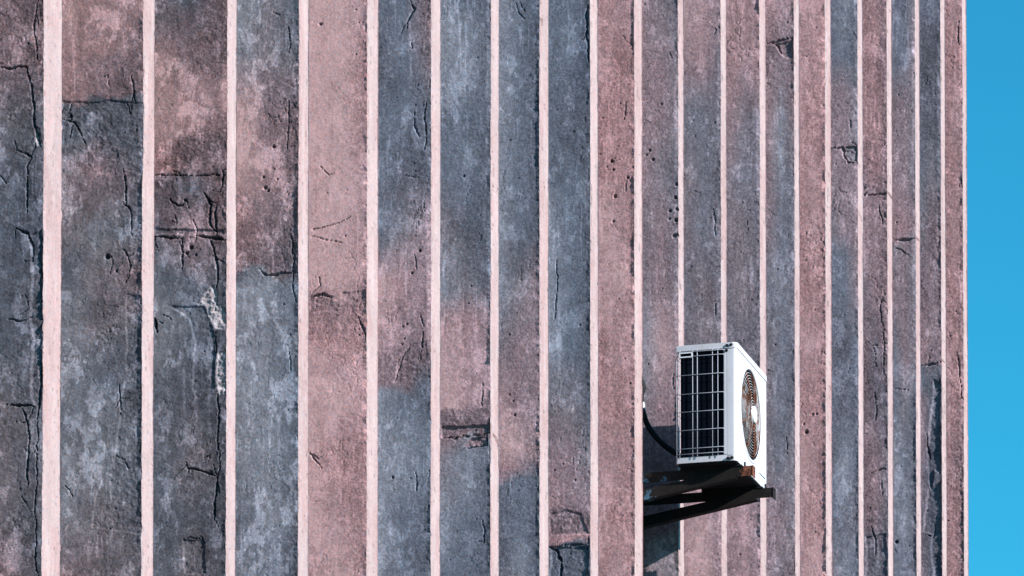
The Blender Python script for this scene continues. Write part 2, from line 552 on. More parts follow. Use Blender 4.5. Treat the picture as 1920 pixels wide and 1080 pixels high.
# patches where the coating has come away: panel -> list of (depth in frame pixels, polygon, colour letter or None)
SPALL = {
    0: [(7, [(57, 440), (78, 430), (79, 600), (76, 760), (62, 762), (56, 720), (62, 640), (54, 590), (60, 520)], None),
        (6, [(66, 238), (74, 240), (77, 268), (70, 276), (64, 262)], 'W')],
    1: [(2.5, [(116, 188), (172, 190), (205, 186), (290, 194), (290, 335), (236, 320), (228, 300), (180, 300), (160, 268), (140, 232), (116, 224)], None),
        (2.0, [(236, 552), (290, 556), (290, 1005), (170, 990), (180, 920), (215, 860), (225, 760), (236, 700)], None)],
    2: [(2.5, [(396, 533), (407, 545), (407, 570), (423, 580), (423, 618), (405, 618), (392, 600), (385, 575), (372, 572)], 'W'),
        (3, [(407, 660), (424, 658), (424, 738), (410, 740), (405, 720), (405, 690)], 'W'),
        (3, [(318, 574), (384, 573), (398, 612), (404, 640), (402, 730), (360, 735), (364, 640), (355, 600)], None),
        (3, [(290, 428), (420, 430), (420, 440), (290, 441)], None),
        (3, [(341, 1010), (382, 1012), (386, 1075), (345, 1076)], None)],
    4: [(2, [(579, 556), (606, 551), (628, 556), (640, 548), (686, 545), (686, 560), (640, 585), (579, 585)], None)],
    5: [(1.6, [(745, 672), (766, 644), (800, 640), (806, 712), (740, 718)], None)],
    6: [(5, [(826, 800), (918, 796), (918, 812), (860, 819), (826, 822)], None), (4, [(880, 822), (914, 818), (914, 834), (868, 839)], 'M')],
    8: [(2.5, [(1030, 962), (1060, 955), (1090, 962), (1104, 1003), (1030, 1005)], None), (5, [(1031, 1025), (1102, 1024), (1104, 1090), (1031, 1090)], None)],
    13: [(4, [(1452, 84), (1486, 74), (1488, 110), (1470, 108)], None)],
    15: [(4, [(1583, 277), (1607, 272), (1607, 304), (1590, 303), (1584, 293)], 'G')],
    16: [(3, [(1622, 1005), (1662, 1000), (1662, 1090), (1622, 1090)], None)],
    18: [(5, [(1750, 710), (1763, 718), (1763, 890), (1752, 880), (1748, 920), (1740, 900), (1738, 850), (1745, 780)], None),
         (5, [(1740, 915), (1765, 900), (1765, 1090), (1750, 1090), (1745, 1020), (1750, 1002), (1730, 1000), (1735, 950)], None)],
}
PIT = {1: [(201, 481, 6), (218, 508, 3), (135, 95, 3)], 2: [(358, 464, 5), (350, 474, 4), (367, 478, 3), (347, 375, 4)],
       6: [(870, 330, 3)], 7: [(940, 62, 2.5), (955, 740, 2), (962, 752, 2.5), (965, 778, 3)], 8: [(1078, 900, 2.5), (1056, 870, 2)],
       9: [(1147, 302, 4), (1150, 318, 3), (1138, 312, 2.5), (1153, 368, 4), (1150, 415, 3), (1177, 333, 3.5), (1125, 288, 2.5), (1129, 220, 2.5)],
       10: [(1218, 282, 3), (1224, 299, 3.5), (1212, 290, 2.5), (1240, 195, 2.5), (1268, 345, 4), (1266, 370, 4), (1269, 392, 5), (1267, 412, 5), (1264, 442, 5), (1256, 395, 4), (1255, 410, 3), (1270, 440, 4)],
       14: [(1512, 810, 4.5), (1507, 795, 2.5), (1524, 777, 2.5), (1531, 776, 2.5), (1547, 730, 2.5)], 17: [(1681, 1016, 4)], 4: [(613, 361, 2.5), (601, 44, 4)],
       3: [(497, 352, 4), (503, 358, 3), (494, 332, 3), (513, 275, 4), (520, 336, 2.5)], 5: [(787, 470, 3.5), (772, 512, 3), (736, 895, 3), (755, 612, 2.5), (763, 608, 2.5), (754, 645, 2.5), (758, 635, 2.5)]}


def poly_dist(X, Y, pts, along=False):
    d = np.full(X.shape, 1e9)
    S = np.zeros(X.shape)
    acc = 0.0
    for (x0, y0), (x1, y1) in zip(pts[:-1], pts[1:]):
        vx, vy = x1 - x0, y1 - y0
        ln = math.hypot(vx, vy)
        t = np.clip(((X - x0) * vx + (Y - y0) * vy) / (vx * vx + vy * vy + 1e-9), 0, 1)
        dd = np.hypot(X - x0 - t * vx, Y - y0 - t * vy)
        S = np.where(dd < d, acc + t * ln, S)
        d = np.minimum(d, dd)
        acc += ln
    if along:
        return d, S / max(acc, 1e-6), acc
    return d


def inside(X, Y, pts):
    c = np.zeros(X.shape, bool)
    m = len(pts)
    for i in range(m):
        (x0, y0), (x1, y1) = pts[i], pts[(i + 1) % m]
        if y0 == y1:
            continue
        cond = ((y0 > Y) != (y1 > Y)) & (X < (x1 - x0) * (Y - y0) / (y1 - y0) + x0)
        c ^= cond
    return c


LIGHT = np.array([0.79, 0.87, 0.97])        # light that falls on a panel face: seen colour = albedo x LIGHT


def stain_map(k, FX, Y):
    rows = []
    for tok in STAIN[k].split():
        rows.append((float(tok[:-3]), tok[-3:]))
    ys = np.array([r[0] for r in rows])
    cols = np.array([[lin(PAL[c]) for c in r[1]] for r in rows])      # rows, 3, rgb
    gr_ = np.array([[GRAN[c] for c in r[1]] for r in rows])
    out = np.zeros(Y.shape + (3,))
    fx = np.clip(FX, 0, 1) * 2
    wts = [np.clip(1 - np.abs(fx - j), 0, 1) for j in range(3)]
    for ch in range(3):
        for j in range(3):
            out[..., ch] += wts[j] * np.interp(Y, ys, cols[:, j, ch])
    gg = sum(wts[j] * np.interp(Y, ys, gr_[:, j]) for j in range(3))
    return out, gg


def grid_mesh(name, P, mat, attr, gran, parent, extra=None):
    """P: rows x cols x 3"""
    nr, nc = P.shape[:2]
    V = P.reshape(-1, 3)
    idx = np.arange(nr * nc).reshape(nr, nc)
    Q = np.stack([idx[:-1, :-1], idx[:-1, 1:], idx[1:, 1:], idx[1:, :-1]], -1).reshape(-1, 4)
    col, gg = attr.reshape(-1, 3), gran.reshape(-1)
    if extra is not None:
        EV, EQ = extra
        Q = np.vstack([Q, np.array(EQ) + len(V)])
        V = np.vstack([V, EV])
        col = np.vstack([col, np.tile(col.mean(0), (len(EV), 1))])
        gg = np.concatenate([gg, np.full(len(EV), 0.6)])
    me = bpy.data.meshes.new(name)
    me.vertices.add(len(V))
    me.vertices.foreach_set('co', V.astype(np.float32).ravel())
    me.loops.add(Q.size)
    me.loops.foreach_set('vertex_index', Q.astype(np.int32).ravel())
    me.polygons.add(len(Q))
    me.polygons.foreach_set('loop_start', np.arange(0, Q.size, 4, dtype=np.int32))
    me.polygons.foreach_set('use_smooth', np.ones(len(Q), bool))
    me.update(calc_edges=True)
    a = me.attributes.new('stain', 'FLOAT_COLOR', 'POINT')
    a.data.foreach_set('color', np.hstack([col, np.ones((len(col), 1))]).astype(np.float32).ravel())
    a = me.attributes.new('grain', 'FLOAT', 'POINT')
    a.data.foreach_set('value', gg.astype(np.float32))
    me.materials.append(mat)
    o = bpy.data.objects.new(name, me)
    COL.objects.link(o)
    o.parent = parent
    return o


building = bpy.data.objects.new('concrete_building', None)
COL.objects.link(building)
building.location = tuple(ORG)
building.rotation_euler = (0, 0, -A_F)
building['label'] = 'weathered concrete building with tall vertical ribs, cracked grey and pink panels between pale edges'
building['category'] = 'building'
U0, U1 = U_L[0] - 4.2, U_R[-1]

STEP = 1.45


def edge_wander(k, z):
    """ragged arris: offset of the rib's corner along the wall, in metres"""
    return 0.010 * fbm(z * 1.3, z * 0 + k * 5.1, 3, 3) * 2 + 0.008 * fbm(z * 18, z * 0 + k * 3.3, 5, 4, 0.7) * 2 \
        + 0.016 * sstep(0.14, 0.30, fbm(z * 9, z * 0 + k * 7.7, 9, 5, 0.65)) * sstep(0.0, 0.2, fbm(z * 1.7, z * 0 + k * 4.1, 13, 3))


def make_fin(k, ul, ur, xl, xr):
    mpp = (ORG[1] + ul * U_AX[1]) / F_PX                 # metres per frame pixel here
    zt = hit(xr, -70, 1, ul)[2]
    zb = hit(xr, 1150, 1, ul)[2]
    n_l = max(hit(xl - 14, 540, 1, ul)[0], -RECESS + 0.05)
    nd = np.linspace(n_l, -0.0005, max(int((xr - xl + 14) / STEP), 8))
    ns = np.concatenate([[-RECESS], nd])
    zd = np.linspace(zb, zt, int(1220 / STEP))
    zs = np.concatenate([[0.0, zb * 0.5], zd, [(zt + ROOF) / 2, ROOF]])
    Ng, Zg = np.meshgrid(ns, zs)
    X, Y = project(Ng, np.full_like(Ng, ul), Zg)
    Xw = X + 7 * fbm(X / 18, Y / 18, 11 + k, 4, 0.62)
    Yw = Y + 7 * fbm(X / 18, Y / 18, 17 + k, 4, 0.62)
    # colour
    fx = (X - xl) / (xr - xl) + (0.42 if k < 4 else 0.26) * fbm(X / 34, Y / 60, 21 + k, 4)
    yy = Y + (60 if k < 4 else 40) * fbm(X / 45, Y / 45, 31 + k, 4) + 14 * fbm(X / 9, Y / 9, 35 + k, 3)
    colr, gran = stain_map(k, fx, yy)
    keep = 0.66 if k >= 10 else 0.84
    colr = colr * keep + colr[2:-2].mean((0, 1)) * (1 - keep)
    soil = sstep(-0.1, 0.3, fbm(X / 13, Y / 260, 23 + k, 4)) * sstep(-0.05, 0.15, fbm(X / 70, Y / 120, 27 + k, 3))
    colr = colr * (1 - 0.22 * soil[..., None] * np.array([0.9, 1.0, 1.0]))
    blot = fbm(X / 40, Y / 55, 41 + k, 5, 0.6)
    strk = fbm(X / 7, Y / 130, 51 + k, 4, 0.6)
    fine = fbm(X / 1.9, Y / 2.0, 55 + k, 1) + 0.6 * fbm(X / 4.5, Y / 6, 56 + k, 2)
    tx = (1.0, 1.0, 1.0, 0.8)[k] if k < 4 else 0.42
    crisp = 0.04 if k < 4 else 0.10
    pale = sstep(0.07, 0.07 + crisp, fbm(X / 30, Y / 48, 61 + k, 6, 0.72)) * (0.55 if k < 4 else 0.34)
    runs = sstep(0.12, 0.26, fbm(X / 4.0, Y / 55, 71 + k, 3)) * sstep(-0.05, 0.2, fbm(X / 60, Y / 120, 73 + k, 3)) * 0.42
    scuff = sstep(0.10, 0.22, fbm(X / 9, Y / 11, 75 + k, 4, 0.7)) * sstep(0.0, 0.2, fbm(X / 50, Y / 70, 77 + k, 3)) * 0.45
    flake = sstep(0.055, 0.075, fbm(X / 34, Y / 40, 101 + k, 5, 0.66))
    mul = (1 + 0.6 * tx * blot) * (1 + 0.28 * strk) * (1 + 0.85 * fine * (0.3 + 0.7 * gran)) * (1 + 0.9 * tx * tx * fbm(X / 11, Y / 12, 57 + k, 3) * gran)
    mul = mul * (1 - 0.16 * tx * flake * gran)
    colr = colr * mul[..., None]
    if k < 4:                                            # the near ribs are darker and slightly warmer in tone
        colr = colr * (np.array([0.80, 0.77, 0.745]) if k < 3 else np.array([0.93, 0.91, 0.89]))
    lift = np.clip(pale + runs + scuff, 0, 0.75)[..., None]
    colr = colr + (colr * 1.35 + lin((120, 112, 120)) * 0.16) * lift
    # relief
    H = 0.9 * fbm(X / 60, Y / 80, 81 + k, 3) + 0.55 * fbm(X / 14, Y / 16, 91 + k, 3) * gran + (0.75 * fbm(X / 2.0, Y / 2.0, 95 + k, 1) + 0.9 * fbm(X / 4.5, Y / 4.0, 97 + k, 2) * gran ** 2) * (0.2 + 0.8 * gran ** 1.5)
    H = H - 0.75 * tx * flake * gran
    hair = np.abs(fbm(X / 38, Y / 60, 105 + k, 4, 0.6))
    hair = (1 - sstep(0.003, 0.010, hair)) * sstep(0.10, 0.16, fbm(X / 60, Y / 70, 107 + k, 3)) * gran
    H = H - 1.6 * hair
    # ragged rim near the outer corner
    near = np.clip((X - (xr - 9)) / 9, 0, 1)
    H = H + near * 2.6 * fbm(X / 5, Y / 6, 111 + k, 3) - near * 2.6 * sstep(0.10, 0.22, fbm(X / 7, Y / 17, 113 + k, 5, 0.65)) * sstep(-0.02, 0.2, fbm(X / 400, Y / 90, 115 + k, 3))
    dirt_shade = 1 - 0.35 * hair  # colour darkened in hairlines, cracks and pits, adding to the grooves' shade
    for dep, pts, c in SPALL.get(k, []):
        xs_, ys_ = [p[0] for p in pts], [p[1] for p in pts]
        msk = (X > min(xs_) - 14) & (X < max(xs_) + 14) & (Y > min(ys_) - 14) & (Y < max(ys_) + 14)
        if not msk.any():
            continue
        xx, yy2 = Xw[msk], Yw[msk]
        ins = inside(xx, yy2, pts)
        dd = poly_dist(xx, yy2, pts + [pts[0]])
        wgt = np.where(ins, sstep(-0.5, 2.2, dd), 0.0)
        rough = 1.0 if c is None else 2.6
        H[msk] -= wgt * (dep * 0.8 + rough * 2.2 * fbm(xx / 6, yy2 / 6, 121 + k, 3))
        if c:
            cc = lin(PAL[c])
            cw = (wgt * 0.85)[:, None]
            colr[msk] = colr[msk] * (1 - cw) + cw * cc * (1 + 0.9 * fbm(xx / 8, yy2 / 8, 131 + k, 3))[:, None]
            gran[msk] = np.maximum(gran[msk], wgt)
    cracks = list(CRACK.get(k, []))
    rb = random.Random(300 + k)
    for wd, pts in list(cracks):                          # fine side branches and running-on tails
        for _ in range((2 if len(pts) > 2 else 1) if k < 3 else (1 if wd > 2.5 and rb.random() < 0.4 else 0)):
            x0, y0 = rb.choice(pts)
            a = rb.uniform(0, 2 * math.pi)
            br_ = [(x0, y0)]
            for _s in range(rb.randint(2, 4)):
                a += rb.uniform(-0.8, 0.8)
                st_ = rb.uniform(4, 11)
                x0, y0 = x0 + 0.6 * st_ * math.cos(a), y0 + st_ * math.sin(a)
                br_.append((x0, y0))
            cracks.append((1.5, br_))
    for wd, pts in cracks:
        xs_, ys_ = [p[0] for p in pts], [p[1] for p in pts]
        msk = (X > min(xs_) - 14) & (X < max(xs_) + 14) & (Y > min(ys_) - 14) & (Y < max(ys_) + 14)
        if not msk.any():
            continue
        d, sa, ln = poly_dist(Xw[msk], Yw[msk], pts, True)
        ww = 0.82 * wd * np.clip(1.05 + 2.6 * fbm(X[msk] / 8, Y[msk] / 8, 141 + k, 3), 0.15, 1.7) * np.clip(np.minimum(sa, 1 - sa) * ln / 14, 0.35, 1)
        g = 1 - sstep(0.36, 0.54, d / np.maximum(ww, 1.1))
        H[msk] -= g * (wd * 1.5 + 1.2) * (1.0 if k < 3 else 0.75)
        dirt_shade[msk] *= 1 - (0.45 if k < 3 else 0.25) * g
        side = np.exp(-np.maximum(d - ww * 0.5, 0) / 3.5) * (fbm(X[msk] / 20, Y[msk] / 20, 145 + k, 2) + 0.1)
        H[msk] += 1.6 * side
    pits = list(PIT.get(k, []))
    rr = random.Random(100 + k)
    for i in range(int((xr - xl) * 0.14)):
        pits.append((rr.uniform(xl, xr), rr.uniform(0, 1080), rr.choice([1.4, 1.6, 1.8, 2.0])))
    for px, py, pr in pits:
        ci = np.searchsorted(X[len(zs) // 2], px)
        ri = np.searchsorted(-Y[:, -1], -py)
        s = max(int(pr * 1.6 / STEP) + 2, 3)
        sl = (slice(max(ri - s, 0), ri + s), slice(max(ci - s, 0), ci + s))
        d = np.hypot(X[sl] - px, Y[sl] - py)
        g = 1 - sstep(0.45, 1.0, d / pr)
        H[sl] -= g * pr * 1.4
        dirt_shade[sl] *= 1 - 0.5 * g
    edge_fade = np.ones_like(H)
    edge_fade[:, 0] = 0
    wz = edge_wander(k, zs)[:, None] * np.clip((Ng + 0.02) / 0.02, 0, 1)
    U = ul - H * mpp * edge_fade + wz
    P = np.stack([Ng, U - ul, Zg], -1)
    alb = np.maximum(colr * dirt_shade[..., None] / LIGHT, 0.012)
    alb = alb * np.minimum(1.0, 0.72 / alb.max(-1))[..., None]
    # far face of the rib, plain
    ev = [(0, ur - ul, 0), (-RECESS, ur - ul, 0), (-RECESS, ur - ul, ROOF), (0, ur - ul, ROOF)]
    fin = grid_mesh('rib', P, M['panel'], alb, gran, building, (np.array(ev), [(0, 1, 2, 3)]))
    fin.location = (0, ul, 0)
    # the pale outer edge
    corner = P[:, -1, 1]
    nc = max(int((EDGE_R[k] - EDGE_L[k]) / 1.6), 6) if k >= 0 else 6
    t = np.linspace(0, 1, nc)[None, :]
    rw = (edge_wander(k + 40, zs) * (0.8 if k < 19 else 1.8))[:, None]
    Us = corner[:, None] * (1 - t) + (ur - ul + rw) * t
    Zs = np.repeat(zs[:, None], nc, 1)
    sx, sy = t * (ur - ul) / mpp, Zs / mpp
    Hs = 0.9 * fbm(sx / 6 + 0 * sy, sy / 160, 151 + k, 3) + 0.7 * fbm(sx / 10 + 0 * sy, sy / 10, 155 + k, 3)
    edge = np.minimum(t, 1 - t) * (nc - 1)
    Hs = Hs - 1.2 * np.clip(1 - edge, 0, 1)
    chip = sstep(0.23, 0.30, fbm(sx / 5 + 0 * sy, sy / 7, 157 + k, 4, 0.6)) * np.clip(1 - edge / 4.0, 0, 1)
    Hs = Hs - 3.2 * chip
    Xs, Ys = project(np.zeros_like(Us), Us + ul, Zs)
    for kk, wd, pts in STRIP_CRACK:
        if kk == k:
            d = poly_dist(Xs, Ys, pts)
            Hs = Hs - (1 - sstep(0.3, 0.62, d / wd)) * wd * 2.5
    Ns = Hs * mpp
    Ns[:, 0] = -0.0005
    base = np.array([0.49, 0.358, 0.345])
    Zr = 0 * sy
    tone = 1 + 0.13 * fbm(sx / 4.5 + Zr, sy / 130, 161 + k, 4, 0.6)[..., None] + 0.26 * fbm(sx / 40 + Zr, sy / 90, 165 + k, 4)[..., None]
    tone = tone + 0.20 * fbm(sx / 3 + Zr, sy / 3, 167 + k, 2)[..., None]
    pk = sstep(-0.02, 0.12, fbm(sx / 60 + Zr, sy / 130, 171 + k, 5, 0.6))[..., None] * 0.8
    wh = sstep(0.06, 0.18, fbm(sx / 9 + Zr, sy / 100, 173 + k, 4, 0.6))[..., None] * 0.5
    cs = (base * (1 - pk) + np.array([0.465, 0.310, 0.295]) * pk)
    cs = (cs * (1 - wh) + np.array([0.53, 0.425, 0.41]) * wh) * tone
    grime = sstep(0.20, 0.30, fbm(sx / 5 + Zr, sy / 22, 175 + k, 4, 0.65))[..., None]
    rim = np.clip(1 - edge / 2.2, 0, 1)[..., None] * sstep(0.0, 0.25, fbm(sx / 5 + Zr, sy / 9, 177 + k, 3))[..., None]
    cs = cs * (1 - 0.42 * grime) * (1 - 0.45 * rim)
    st = grid_mesh('pale_edge', np.stack([Ns, Us, Zs], -1), M['strip'], np.clip(cs, 0.02, 0.8),
                   np.full(Us.shape, 0.6), fin)
    return fin


STRIP_CRACK = [(6, 3.0, [(926, 816), (930, 822), (935, 836)]), (16, 2.6, [(1666, 362), (1675, 375)]), (18, 2.4, [(1766, 676), (1771, 680)]),
               (0, 2.2, [(82, 330), (83, 400), (81, 480)]), (6, 2.6, [(925, 350), (926, 362)]), (17, 2.2, [(1718, 446), (1724, 452)]),
               (8, 1.8, [(1109, 470), (1111, 520)])]
for k in range(20):
    xl = EDGE_R[k - 1] if k else -90
    make_fin(k, U_L[k], U_R[k], xl, EDGE_L[k])


def plain_fin(ul, ur):
    """ribs of the same facade beyond the near end"""
    o = bm_obj('rib', box_bm(-RECESS, -0.001, 0.0, ur - ul, 0.0, ROOF), M['wall'], building)
    o.location = (0, ul, 0)
    s = bm_obj('pale_edge', box_bm(-0.0005, 0.004, 0.001, ur - ul - 0.001, 0.0, ROOF), M['strip'], o)
    me = s.data
    a = me.attributes.new('stain', 'FLOAT_COLOR', 'POINT')
    a.data.foreach_set('color', [0.47, 0.325, 0.30, 1.0] * len(me.vertices))
    a = me.attributes.new('grain', 'FLOAT', 'POINT')
    a.data.foreach_set('value', [0.6] * len(me.vertices))


for i in range(1, 5):
    plain_fin(U_L[0] - i * 1.0, U_L[0] - i * 1.0 + 0.17)
bm_obj('wall', box_bm(-9.0, -RECESS + 0.002, U0, U1 - 0.004, 0.0, ROOF - 0.02), M['wall'], building)
bm_obj('roof_slab', box_bm(-9.1, 0.06, U0 - 0.05, U1 + 0.05, ROOF, ROOF + 0.35, 0.02), M['wall'], building)

# ------------------------------------------------------------------ air conditioner
U_B = U_L[10]
UB = U_B - 0.407 * R_SUN                       # far end of the unit
N2 = hit(1438, 800, 1, UB)[0]                  # front face
UA = hit(1381, 750, 0, N2)[1]                  # near end
N1 = hit(1268, 750, 1, UA)[0]                  # rear
Z_T = hit(1381, 641, 0, N2)[2]
Z_B = hit(1381, 863, 0, N2)[2]
W, DP, HT = UB - UA, N2 - N1, Z_T - Z_B
print('unit', W, DP, HT, 'n', N1, N2, 'z', Z_B, Z_T, 'U_B', U_B, 'bay', U_R[9], U_L[10])


def place(o, n, u, z):
    p = ORG + n * N_AX + u * U_AX
    o.location = (p[0], p[1], z)
    o.rotation_euler = (0, 0, -A_F)


def thing(name, label, cat, n, u, z, group=None):
    o = bpy.data.objects.new(name, None)
    o.empty_display_size = 0.1
    COL.objects.link(o)
    place(o, n, u, z)
    o['label'] = label
    o['category'] = cat
    if group:
        o['group'] = group
    return o


ac = thing('air_conditioner', 'white outdoor air conditioner unit with wire guarded side and rusty round fan', 'air conditioner', N1, UA, Z_B)
# local frame: x = 0 rear .. DP front, y = 0 near end .. W far end, z = 0 .. HT
OPEN_X = DP * 0.785                            # the coil opening runs from the rear to here on the near side
TOPH = 0.030
BOT = 0.034


def rounded_rect(x0, x1, y0, y1, r_list, seg=5):
    cs = [(x0, y0, r_list[0], math.pi), (x1, y0, r_list[1], 1.5 * math.pi), (x1, y1, r_list[2], 0), (x0, y1, r_list[3], 0.5 * math.pi)]
    out = []
    for cx, cy, r, a0 in cs:
        ox = cx + r if cx == x0 else cx - r
        oy = cy + r if cy == y0 else cy - r
        for i in range(seg + 1):
            a = a0 + i * (math.pi / 2) / seg
            out.append((ox + r * math.cos(a), oy + r * math.sin(a)))
    return out


def shade_by_angle(o, ang=35):
    me = o.data
    bm = bmesh.new()
    bm.from_mesh(me)
    for f in bm.faces:
        f.smooth = True
    for e in bm.edges:
        if len(e.link_faces) == 2 and e.calc_face_angle(0) > math.radians(ang):
            e.smooth = False
    bm.to_mesh(me)
    bm.free()


top = prism_bm(rounded_rect(-0.002, DP + 0.003, -0.003, W + 0.003, (0.006, 0.022, 0.022, 0.006)), 2, HT - TOPH, HT)
bmesh.ops.bevel(top, geom=[e for e in top.edges if all(v.co.z > HT - 0.001 for v in e.verts)], offset=0.006, segments=3, affect='EDGES')
o = bm_obj('top_cover', top, M['white'], ac)
shade_by_angle(o)
o = bm_obj('base_pan', prism_bm(rounded_rect(0, DP - 0.006, 0, W, (0.006, 0.018, 0.018, 0.006)), 2, 0.004, BOT), M['white'], ac)
bm_obj('drain_tray', prism_bm(rounded_rect(0.004, DP - 0.012, 0.006, W - 0.004, (0.02, 0.03, 0.03, 0.02)), 2, -0.004, 0.0035), M['tray'], ac)
shade_by_angle(o)
# front panel wraps the near corner: an outline in plan, extruded, with the fan hole cut in the front
FC_Y, FC_Z, FR = W * 0.462, HT * 0.495 + 0.014, 0.236
front = bmesh.new()
SEG = 72
zb, zt = 0.002, HT - TOPH - 0.002
rc = 0.020
ys0, ys1 = rc, W - rc
rect = []
for i in range(SEG):
    a = 2 * math.pi * i / SEG
    dx, dz = math.cos(a), math.sin(a)
    s = min(((ys1 - FC_Y) / dx) if dx > 1e-6 else ((ys0 - FC_Y) / dx) if dx < -1e-6 else 1e9,
            ((zt - FC_Z) / dz) if dz > 1e-6 else ((zb - FC_Z) / dz) if dz < -1e-6 else 1e9)
    rect.append((FC_Y + dx * s, FC_Z + dz * s))
corners = {}
for cy, cz in ((ys0, zb), (ys1, zb), (ys1, zt), (ys0, zt)):
    i = min(range(SEG), key=lambda j: (rect[j][0] - cy) ** 2 + (rect[j][1] - cz) ** 2)
    rect[i] = (cy, cz)
rings = [[front.verts.new((DP, y, z)) for y, z in rect]]
for rad, x in ((FR + 0.020, DP), (FR + 0.016, DP + 0.004), (FR + 0.004, DP + 0.004), (FR, DP)):
    rings.append([front.verts.new((x, FC_Y + rad * math.cos(2 * math.pi * i / SEG), FC_Z + rad * math.sin(2 * math.pi * i / SEG))) for i in range(SEG)])
for A, B in zip(rings[:-1], rings[1:]):
    for i in range(SEG):
        front.faces.new((A[i], A[(i + 1) % SEG], B[(i + 1) % SEG], B[i]))
# rounded vertical corners and returns
for sgn, yc in ((-1, rc), (1, W - rc)):
    prof = [(DP - rc + rc * math.cos(a), yc + sgn * rc * math.sin(a)) for a in [i * math.pi / 12 for i in range(7)]]
    prof.append((DP - 0.052 if sgn < 0 else 0.15, prof[-1][1]))
    lo = [front.verts.new((x, y, zb)) for x, y in prof]
    hi = [front.verts.new((x, y, zt)) for x, y in prof]
    for i in range(len(prof) - 1):
        front.faces.new((lo[i], lo[i + 1], hi[i + 1], hi[i]))
bmesh.ops.remove_doubles(front, verts=front.verts, dist=0.0004)
fp = bm_obj('front_panel', front, M['white'], ac)
shade_by_angle(fp, 40)
ringb = bmesh.new()
ra = [[ringb.verts.new((x, FC_Y + r * math.cos(2 * math.pi * i / SEG), FC_Z + r * math.sin(2 * math.pi * i / SEG))) for i in range(SEG)] for x, r in ((DP - 0.002, FR - 0.0005), (DP - 0.002, FR - 0.008), (DP - 0.07, FR - 0.008), (DP - 0.07, FR - 0.0005))]
for q in range(4):
    for i in range(SEG):
        ringb.faces.new((ra[q][i], ra[q][(i + 1) % SEG], ra[(q + 1) % 4][(i + 1) % SEG], ra[(q + 1) % 4][i]))
bm_obj('fan_shroud', ringb, M['black'], ac)  # shroud coloured black to carry the shadow in the gap round the fan
# corner post beside the coil opening, with its seam
bm_obj('corner_post', box_bm(OPEN_X, DP - 0.054, -0.0005, 0.016, BOT + 0.002, zt, 0.003), M['white'], ac)
bm_obj('rear_panel', box_bm(0.002, 0.155, W - 0.010, W - 0.001, BOT + 0.002, zt, 0.002), M['white'], ac)
bm_obj('rear_post', box_bm(0.003, 0.012, W * 0.80, W - 0.012, BOT + 0.002, zt, 0.002), M['white'], ac)
# coil: an L of dark fins behind the guard
coil = box_bm(0.020, OPEN_X - 0.003, 0.016, 0.050, BOT, zt)
box_bm(0.020, 0.050, 0.051, W * 0.80, BOT, zt, bm=coil)
bm_obj('coil', coil, M['coil'], ac)
bm_obj('bulkhead', box_bm(0.052, DP - 0.11, 0.052, W - 0.02, BOT + 0.003, zt - 0.003), M['black'], ac)
# wire guard on the near side
guard = bpy.data.objects.new('wire_guard', None)
guard.empty_display_size = 0.05
COL.objects.link(guard)
guard.parent = ac


def wire(name, pts, r):
    return bm_obj(name, tube_bm(pts, r, 6), M['wire'], guard, True)


gy = -0.006
px_m = DP / (1381 - 1268.0)
for xx, r in ((1269.5, 0.0018), (1275, 0.0026), (1299.3, 0.0020), (1308, 0.0023), (1336.5, 0.0019), (1346.5, 0.0021)):
    x = (xx - 1268) * px_m
    wire('wire', [(x, gy, BOT - 0.006), (x, gy, zt + 0.002)], r)
for f in (0.010, 0.052, 0.225, 0.400, 0.565, 0.735, 0.905, 0.955):
    z = zt - f * (zt - BOT) * 1.02
    wire('wire', [(0.0, 0.16, z), (-0.006, 0.02, z), (0.004, gy - 0.004, z), (OPEN_X - 0.006, gy - 0.004, z), (OPEN_X + 0.004, 0.002, z)], 0.0017)
tagf = bmesh.new()
x0, x1, z0, z1 = 6.5 * px_m, 31.5 * px_m, zt - 0.036, zt - 0.008
for a, b, c, d in ((x0, x1, z0, z0 + 0.006), (x0, x1, z1 - 0.006, z1), (x0, x0 + 0.006, z0 + 0.0065, z1 - 0.0065), (x1 - 0.006, x1, z0 + 0.0065, z1 - 0.0065)):
    box_bm(a, b, -0.014, -0.011, c, d, bm=tagf)
bm_obj('guard_clip', tagf, M['white_clean'], guard)
for i, (x, z) in enumerate(((DP - 0.050, HT - 0.016), (DP - 0.028, HT - 0.014), (DP - 0.053, HT - TOPH - 0.012), (DP - 0.046, 0.014), (DP - 0.024, 0.016))):
    s = bmesh.new()
    bmesh.ops.create_cone(s, cap_ends=True, segments=10, radius1=0.0085, radius2=0.007, depth=0.010)
    bmesh.ops.rotate(s, verts=s.verts, cent=(0, 0, 0), matrix=Matrix.Rotation(math.pi / 2, 3, 'X'))
    bmesh.ops.translate(s, verts=s.verts, vec=(x, -0.004, z))
    bm_obj('screw', s, M['screw'], ac)
# fan: shroud back, blades, hub, guard of rings and spokes
fan = bpy.data.objects.new('fan', None)
fan.empty_display_size = 0.05
COL.objects.link(fan)
fan.parent = ac
fan.location = (DP - 0.03, FC_Y, FC_Z)
for b in range(3):
    a0 = math.radians(20 + b * 120)
    vs, fs = [], []
    NR, NA = 7, 12
    for i in range(NR):
        r = 0.045 + (FR - 0.055) * i / (NR - 1)
        for j in range(NA):
            tt = j / (NA - 1)
            a = a0 + math.radians(96) * (tt - 0.5) + 0.35 * (i / (NR - 1)) ** 2
            vs.append((-0.045 * (tt) * (0.5 + 0.5 * i / (NR - 1)) - 0.012, r * math.cos(a), r * math.sin(a)))
    for i in range(NR - 1):
        for j in range(NA - 1):
            q = i * NA + j
            fs.append((q, q + 1, q + NA + 1, q + NA))
    bl = new_mesh_obj('blade', vs, fs, M['blade'], fan, True)
    sm = bl.modifiers.new('thick', 'SOLIDIFY')
    sm.thickness = 0.003
hubm = bmesh.new()
